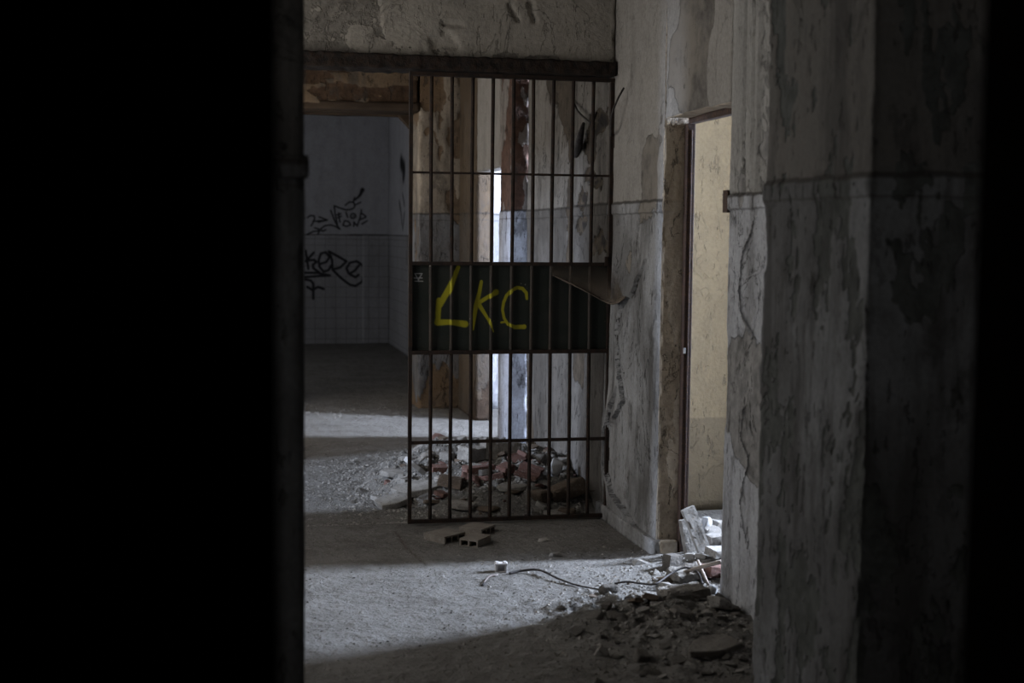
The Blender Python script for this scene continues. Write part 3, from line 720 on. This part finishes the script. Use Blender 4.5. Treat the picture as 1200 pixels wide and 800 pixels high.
# pieces of the heap behind the gate that can be singled out
S = [
 ('plaster_slab', plate((.20, .15, .035), 1), 'plast', 458, 594, (6, -10, 30), 'broken plaster slab at the left foot of the heap, just outside the gate', 'slab'),
 ('plaster_slab', plate((.34, .17, .04), 2), 'plast', 490, 578, (8, -6, 12), 'long pale slab with a dark front edge behind the first bars', 'slab'),
 ('plaster_slab', plate((.22, .13, .03), 3), 'plast', 466, 558, (4, 4, -20), 'flat grey slab on the lit left side of the heap', 'slab'),
 ('plaster_slab', plate((.18, .10, .03), 4), 'white', 487, 556, (10, 38, 20), 'narrow pale slab propped on edge beside the second bar', 'slab'),
 ('brick_fragment', block((.15, .09, .05), 5), 'brick', 519, 557, (4, 2, 8), 'dull red brick piece lying between the second and third bars', 'brick'),
 ('brick_fragment', block((.13, .10, .06), 6), 'brick_br', 528, 577, (-6, 8, -20), 'brown brick piece low in the heap behind the third bar', 'brick'),
 ('brick_fragment', block((.17, .08, .04), 7), 'brick', 560, 556, (6, -4, 14), 'long red brick piece in the middle of the heap', 'brick'),
 ('roof_tile_fragment', plate((.15, .10, .022), 8), 'brick', 606, 543, (28, -14, 35), 'salmon red tile leaning up against the rear of the heap', 'tile'),
 ('concrete_block', block((.22, .12, .10), 9, .006), 'conc', 586, 537, (0, 4, 8), 'big grey block in the blue light at the rear of the heap', 'block'),
 ('concrete_block', block((.14, .10, .08), 10, .008), 'plast', 553, 540, (6, 4, 38), 'pale square block left of the big grey block on the heap', 'block'),
 ('concrete_block', hull((.12, .09, .07), 11), 'conc', 500, 540, (10, 4, 8), 'small dark sided block on the far left shoulder of the heap', 'block'),
 ('plaster_chunk', hull((.085, .07, .12), 12, 26), 'white', 650, 556, (10, 14, 8), 'bright white crumpled plaster lump standing on top of the heap', 'plaster'),
 ('rock', hull((.14, .10, .07), 13, 24), 'dkrock', 632, 546, (0, 0, 20), 'dark rough lump behind the ribbed red tile', 'rock'),
 ('rock', hull((.23, .15, .10), 14, 26), 'brick_br', 664, 586, (4, -16, 12), 'largest brown rock at the right foot of the heap by the wall', 'rock'),
 ('rock', hull((.12, .10, .08), 15, 24), 'brick_br', 634, 585, (0, 10, 40), 'brown clod left of the largest brown rock', 'rock'),
 ('brick_fragment', plate((.17, .06, .03), 16), 'brick', 575, 562, (0, -10, -12), 'thin red brick sliver in front of the long red brick piece', 'brick'),
 ('brick_fragment', block((.09, .07, .05), 17), 'brick', 592, 556, (12, -10, 40), 'stubby red brick corner beside the ribbed tile', 'brick'),
 ('plaster_slab', plate((.20, .09, .025), 18), 'plast', 600, 570, (4, 0, 8), 'light plaster strip lying flat under the ribbed red tile', 'slab'),
 ('plaster_slab', plate((.16, .10, .025), 19), 'plast', 540, 594, (8, 6, -30), 'plaster flake near the bottom rail behind the third bar', 'slab'),
 ('plaster_slab', plate((.20, .10, .02), 20), 'plast', 655, 603, (6, 0, 10), 'thin plaster plate lying below the largest brown rock', 'slab'),
]
for nm, g, m_, x, y, rot, lab, cat in S:
    put(nm, g, m_, onfloor(x, y), rot, lab, cat)
# ribbed red roof tile
def ribbed():
    bm = bmesh.new(); n = 24; pts = []
    for i in range(n+1):
        x = -.09+.18*i/n; z = .010*max(0, math.cos(x*2*math.pi/.036))
        pts.append((x, z))
    rows = []
    for y, s_ in ((-.06, 1), (.065, 1)):
        rows.append([[bm.verts.new((x, y+.012*math.sin(x*60)*(.4), z+o)) for x, z in pts] for o in (0, -.014)])
    for i in range(n):
        a, b = rows[0][0], rows[1][0]; bm.faces.new([a[i], a[i+1], b[i+1], b[i]])
        a, b = rows[0][1], rows[1][1]; bm.faces.new([a[i+1], a[i], b[i], b[i+1]])
        for r_ in rows: bm.faces.new([r_[0][i], r_[1][i], r_[1][i+1], r_[0][i+1]])
    for i in (0, n): bm.faces.new([rows[0][0][i], rows[1][0][i], rows[1][1][i], rows[0][1][i]])
    return bm
put('roof_tile', ribbed(), 'brick', onfloor(621, 560), (16, -12, 62), 'ribbed red tile fragment tilted on the heap between the sixth and seventh bars', 'tile', smooth=False)

# pieces by the side doorway
p = Vector(at(822, 668, 1, 5.86)); 
def lean(name, size, seed, px, rot, mat, label):
    V, Fc = block(size, seed, .003, .012); o = from_data(name, V, Fc, M[mat], smooth=False); o.rotation_euler = [R(a) for a in rot]; o.location = px; tag(o, label, 'slab'); return o
lean('leaning_slab', (.062, .028, .27), 31, at(818, 627, 1, 5.88), (-10, -20, 8), 'plast', 'pale slab leaning upright against the rusty doorway post')
lean('leaning_slab', (.055, .035, .22), 32, at(807, 635, 1, 5.93), (-6, -9, 12), 'conc', 'darker slab standing behind the leaning pale slab in the doorway')
T = [
 ('plaster_chunk', hull((.06, .05, .08), 33, 26), 'white', 829, 622, (0, 20, 10), 'white crumbly plaster lump behind the leaning pale slab', 'plaster'),
 ('brick_fragment', block((.10, .08, .035), 34), 'plast', 845, 619, (4, 10, 16), 'dusty pink brick topmost of the doorway pile', 'brick'),
 ('brick_fragment', block((.11, .08, .04), 35), 'plast', 843, 636, (2, -8, 4), 'second dusty brick from the top of the doorway pile', 'brick'),
 ('brick_fragment', block((.10, .08, .035), 36), 'plast', 842, 652, (6, 6, 20), 'third dusty brick low in the doorway pile', 'brick'),
 ('concrete_block', block((.17, .13, .035), 37, .010), 'conc', 808, 677, (4, -4, 10), 'pitted flat block under the long stick by the doorway', 'block'),
 ('brick_fragment', block((.12, .08, .05), 38), 'brick', 838, 676, (0, 8, 20), 'reddish brick corner beside the near door jamb', 'brick'),
 ('concrete_block', block((.20, .10, .05), 39, .012), 'conc', 800, 703, (4, -2, 8), 'rough speckled block in the light below the curved cable', 'block'),
 ('rust_clump', hull((.085, .06, .055), 40, 26), 'dkrock', 713, 697, (0, 0, 10), 'dark rusty clump on the lit floor at the end of the long cable', 'clump'),
 ('rust_clump', hull((.05, .04, .035), 41, 26), 'dkrock', 711, 713, (0, 0, 50), 'small dark clump just in front of the rusty clump', 'clump'),
 ('plaster_chunk', hull((.12, .05, .03), 42, 20), 'plast', 753, 660, (0, 0, 10), 'flat pale chip at the foot of the corridor wall corner', 'plaster'),
 ('brick_fragment', block((.09, .05, .06), 43), 'dkrock', 788, 665, (0, 8, 30), 'dark broken brick at the foot of the door jamb', 'brick'),
 ('tile_fragment', plate((.055, .02, .05), 44), 'brick_br', 745, 707, (70, 10, 20), 'small brown shard standing left of the white chip', 'tile'),
 ('tile_fragment', plate((.03, .02, .045), 45), 'white', 752, 706, (75, 0, 30), 'tiny bright white chip standing between two brown shards', 'tile'),
 ('tile_fragment', plate((.07, .03, .04), 46), 'brick_br', 761, 706, (60, 10, -10), 'small brown shard right of the white chip', 'tile'),
 ('plaster_chunk', hull((.12, .06, .04), 47, 22), 'plast', 783, 692, (0, 6, -30), 'pinkish plaster piece left of the speckled block', 'plaster'),
 ('plaster_chunk', hull((.07, .06, .045), 48, 22), 'white', 831, 700, (0, 20, 50), 'white plaster lump against the near door jamb', 'plaster'),
 ('plaster_chunk', hull((.13, .10, .05), 49, 22), 'plast', 846, 716, (0, 20, 50), 'greyish plaster lump at the dark foot of the near jamb', 'plaster'),
 ('plaster_slab', plate((.24, .13, .035), 50), 'conc', 834, 765, (8, -4, 20), 'largest flat slab in the dark rubble at lower right', 'slab'),
 ('plaster_slab', plate((.12, .08, .02), 51), 'conc', 797, 722, (20, 10, 60), 'small upright flake in the shadow below the speckled block', 'slab'),
 ('plaster_chunk', hull((.06, .04, .022), 52, 20), 'plast', 636, 634, (0, 0, 0), 'small flat pebble of plaster below the middle bars', 'plaster'),
 ('plaster_chunk', hull((.06, .045, .028), 53, 20), 'plast', 651, 652, (0, 0, 20), 'lone rounded plaster pebble just above the edge of the light', 'plaster'),
]
for nm, g, m_, x, y, rot, lab, cat in T:
    put(nm, g, m_, onfloor(x, y), rot, lab, cat)

# junction box, cables and sticks on the lit floor
q = onfloor(587, 670); jb = empty('junction_box', (q.x, q.y, q.z), (0, 0, R(-8))); tag(jb, 'small white plastic junction box on the edge of the lit floor', 'junction box')
bm = bmesh.new(); bx(bm, -.026, .026, -.018, .018, -.002, .006, .002); bx(bm, -.026, -.016, -.018, .018, .006, .034, .002); bx(bm, .016, .026, -.018, .018, .006, .034, .002); bx(bm, -.016, .016, .008, .018, .006, .034); from_bm('box', bm, M['plastic'], jb)
bm = bmesh.new(); bx(bm, -.029, .029, -.02, .02, .034, .043, .003); bx(bm, -.024, -.012, -.014, .014, .043, .047, .001); bx(bm, .012, .024, -.014, .014, .043, .047, .001); from_bm('lid', bm, M['plastic'], jb)
fy = lambda x, y, Y: Vector(at(x, y, 1, Y))
fp = lambda x, y, dz=.006: onfloor(x, y)+Vector((0, 0, dz))
cable('electric_cable', [fp(597, 673), fp(612, 671.5, .012), fp(632, 673, .02), fp(652, 681, .016), fp(672, 686), fp(690, 690), fp(704, 692)], .0055, M['wire'], 'long dark cable running right from the junction box', taper=lambda t: 1.15-.6*t)
cable('electric_cable', [fp(583, 675), fp(574, 678, .012), fp(567, 684)], .003, M['wirew'], 'short pale wire trailing forward left of the junction box')
cable('electric_cable', [fp(720, 685), fp(735, 685.5, .015), fp(752, 689, .02), fp(768, 692, .03), fp(785, 686, .05), fp(802, 681, .06), fp(817, 684, .05), fp(823, 692, .03)], .0045, M['wire'], 'curved cable arching over the debris before the side doorway')
cable('stick', [fy(768, 678, 5.62), fy(790, 674, 5.55), fy(815, 666, 5.47), fy(845, 658, 5.38)], .008, M['wood'], 'long pale stick pointing into the side doorway', m=4, cat='stick', taper=lambda t: .7+.5*t)
cable('stick', [fy(818, 657, 5.56), fy(823, 669, 5.46), fy(830, 685, 5.36)], .007, M['wood'], 'short pale stick crossing the long stick at the doorway', m=4, cat='stick')
cable('wire_stub', [fp(568, 684, .004), fp(565, 687, .004)], .005, M['wire'], 'tiny dark plug at the end of the pale wire', m=2, cat='plug')

# countable loose rubble, three kinds of neighbourhood
rnd = random.Random(5)
protos = []
for k in range(14):
    s_ = (1, rnd.uniform(.6, .95), rnd.uniform(.25, .6)); bm = plate(s_, 200+k, 8) if k % 2 else hull(s_, 200+k, 18)
    bmesh.ops.recalc_face_normals(bm, faces=bm.faces); me = bpy.data.meshes.new('rubble_piece'); bm.to_mesh(me); bm.free(); protos.append(me)
pm_cache = {}
def piece(mat):
    k = rnd.randrange(len(protos)); key = (k, mat)
    if key not in pm_cache:
        me = protos[k].copy(); me.materials.append(M[mat]); pm_cache[key] = me
    return pm_cache[key]
def strew(n, poly, smin, smax, mats, name, label, cat, group):
    (xa, xb, ya, yb), ok = poly; c = 0
    while c < n:
        x, y = rnd.uniform(xa, xb), rnd.uniform(ya, yb)
        if not ok(x, y): continue
        s_ = smin+(smax-smin)*rnd.random()**2; me = piece(rnd.choice(mats))
        o = bpy.data.objects.new(name, me); COL.objects.link(o); o.scale = (s_, s_, s_*rnd.uniform(.7, 1))
        o.rotation_euler = (rnd.gauss(0, .25), rnd.gauss(0, .25), rnd.uniform(0, 6.28)); o.location = (x, y, h1(x, y)+s_*.08)
        tag(o, label, cat, group); c += 1
strew(170, ((.85, 2.05, 6.97, 8.7), lambda x, y: ((x-1.6)/.75)**2+((y-7.8)/.95)**2 < rnd.uniform(.4, 1.2)), .03, .12, ['plast', 'plast', 'conc', 'brick', 'brick_br', 'plast'], 'rubble_piece', 'small broken piece of plaster or brick strewn over the heap behind the gate', 'rubble', 'small rubble pieces on the heap behind the gate')
strew(30, ((.7, 1.3, 7.25, 8.8), lambda x, y: True), .02, .06, ['plast', 'conc'], 'plaster_crumb', 'little plaster crumb on the lit floor left of the heap behind the gate', 'plaster', 'crumbs left of the heap')
strew(110, ((1.15, 1.97, 4.25, 5.15), lambda x, y: rnd.random() < ((x-1.1)/.8)), .02, .075, ['conc', 'conc', 'conc', 'plast'], 'rubble_piece', 'rubble piece lying in the dark foreground at lower right', 'rubble', 'rubble in the dark foreground')
strew(38, ((1.45, 2.1, 5.1, 5.95), lambda x, y: x+(.9*(5.95-y)) > 1.95), .02, .075, ['plast', 'plast', 'plast', 'brick_br'], 'rubble_piece', 'little rubble piece on the lit floor in front of the side doorway', 'rubble', 'rubble before the side doorway')
strew(26, ((2.12, 2.6, 5.35, 6.7), lambda x, y: True), .05, .14, ['plast', 'plast', 'conc', 'brick'], 'rubble_piece', 'dusty rubble piece inside the side doorway', 'rubble', 'rubble inside the side doorway')
# grit: uncountable
def grit(name, n, samp, label, mat, s0=.004, s1=.014):
    V = []; Fc = []; r_ = random.Random(n)
    T_ = [(1, 0, -.5), (-.5, .87, -.5), (-.5, -.87, -.5), (.1, .1, .7), (.6, .6, .1)]
    F_ = [(0, 2, 1), (0, 4, 3), (0, 1, 4), (1, 3, 4), (1, 2, 3), (2, 0, 3)]
    P = []
    while len(P) < n:
        x, y = samp(r_)
        if y < 3.95 or (x > 1.975 and not (5.22 < y < 6.0)) or (x > 2.08 and y > 6.0): continue
        P.append((x, y))
    hz = hmap(np.array([p[0] for p in P]), np.array([p[1] for p in P]))
    for (x, y), z in zip(P, hz):
        s_ = s0+(s1-s0)*r_.random()**3; a = r_.uniform(0, 6.28); c, d = math.cos(a)*s_, math.sin(a)*s_; o = len(V); e = r_.uniform(.4, 1)
        for t in T_: V.append((x+t[0]*c-t[1]*d, y+(t[0]*d+t[1]*c)*e, z+t[2]*s_*.6+s_*.15))
        Fc += [tuple(o+i for i in f) for f in F_]
    tag(from_data(name, V, Fc, M[mat], smooth=False), label, 'grit', kind='stuff')
grit('grit', 5000, lambda r_: (r_.uniform(.2, 2.0), r_.uniform(4.3, 6.8)), 'fine pale grit scattered over the corridor floor before the gate', 'plast', .0015, .0055)
grit('grit', 13000, lambda r_: (min(2.05, r_.gauss(1.5, .45)), max(6.95, r_.gauss(7.9, .6))), 'coarse pale grit over and around the heap behind the gate', 'plast', .004, .018)
grit('grit', 900, lambda r_: (r_.uniform(.5, 2.0), r_.uniform(6.9, 9.3)), 'dark grit on the floor behind the gate', 'dkrock', .004, .014)
grit('grit', 3500, lambda r_: (min(2.6, r_.gauss(1.85, .3)), r_.gauss(5.1, .4)), 'grit and crumbs around the foot of the near door jamb', 'plast', .004, .016)
grit('grit', 2500, lambda r_: (min(2, max(.6, r_.gauss(1.7, .4))), r_.uniform(4.2, 5.2)), 'dark grit in the shaded foreground', 'conc', .002, .010)
grit('grit', 500, lambda r_: (r_.uniform(.5, 2.0), r_.gauss(11.3, .2)), 'crumbs along the foot of the brown wall', 'conc', .004, .018)

grit('grit', 420, lambda r_: (r_.uniform(.3, 2.0), r_.uniform(4.7, 6.1)), 'dark flecks lying on the lit stretch of floor', 'dkrock', .003, .011)

# ------------------------------------------------------------------ world, camera, colour
wd = bpy.data.worlds.new('world'); scn.world = wd; wd.use_nodes = True
wd.node_tree.nodes['Background'].inputs[0].default_value = (.6, .75, 1, 1); wd.node_tree.nodes['Background'].inputs[1].default_value = .3
cd = bpy.data.cameras.new('camera'); co = bpy.data.objects.new('camera', cd); COL.objects.link(co)
cd.lens = 48; cd.sensor_width = 36; cd.clip_start = .02
m = Matrix((tuple(_r2), tuple(_u2), tuple(-_fw))).transposed().to_4x4(); m.translation = Vector(CAM); co.matrix_world = m
cd.dof.use_dof = True; cd.dof.focus_distance = 6.9; cd.dof.aperture_fstop = 2.8
scn.camera = co
vs = scn.view_settings; vs.view_transform = 'Standard'; vs.look = 'None'; vs.gamma = 1; vs.use_curve_mapping = False; vs.exposure = 0
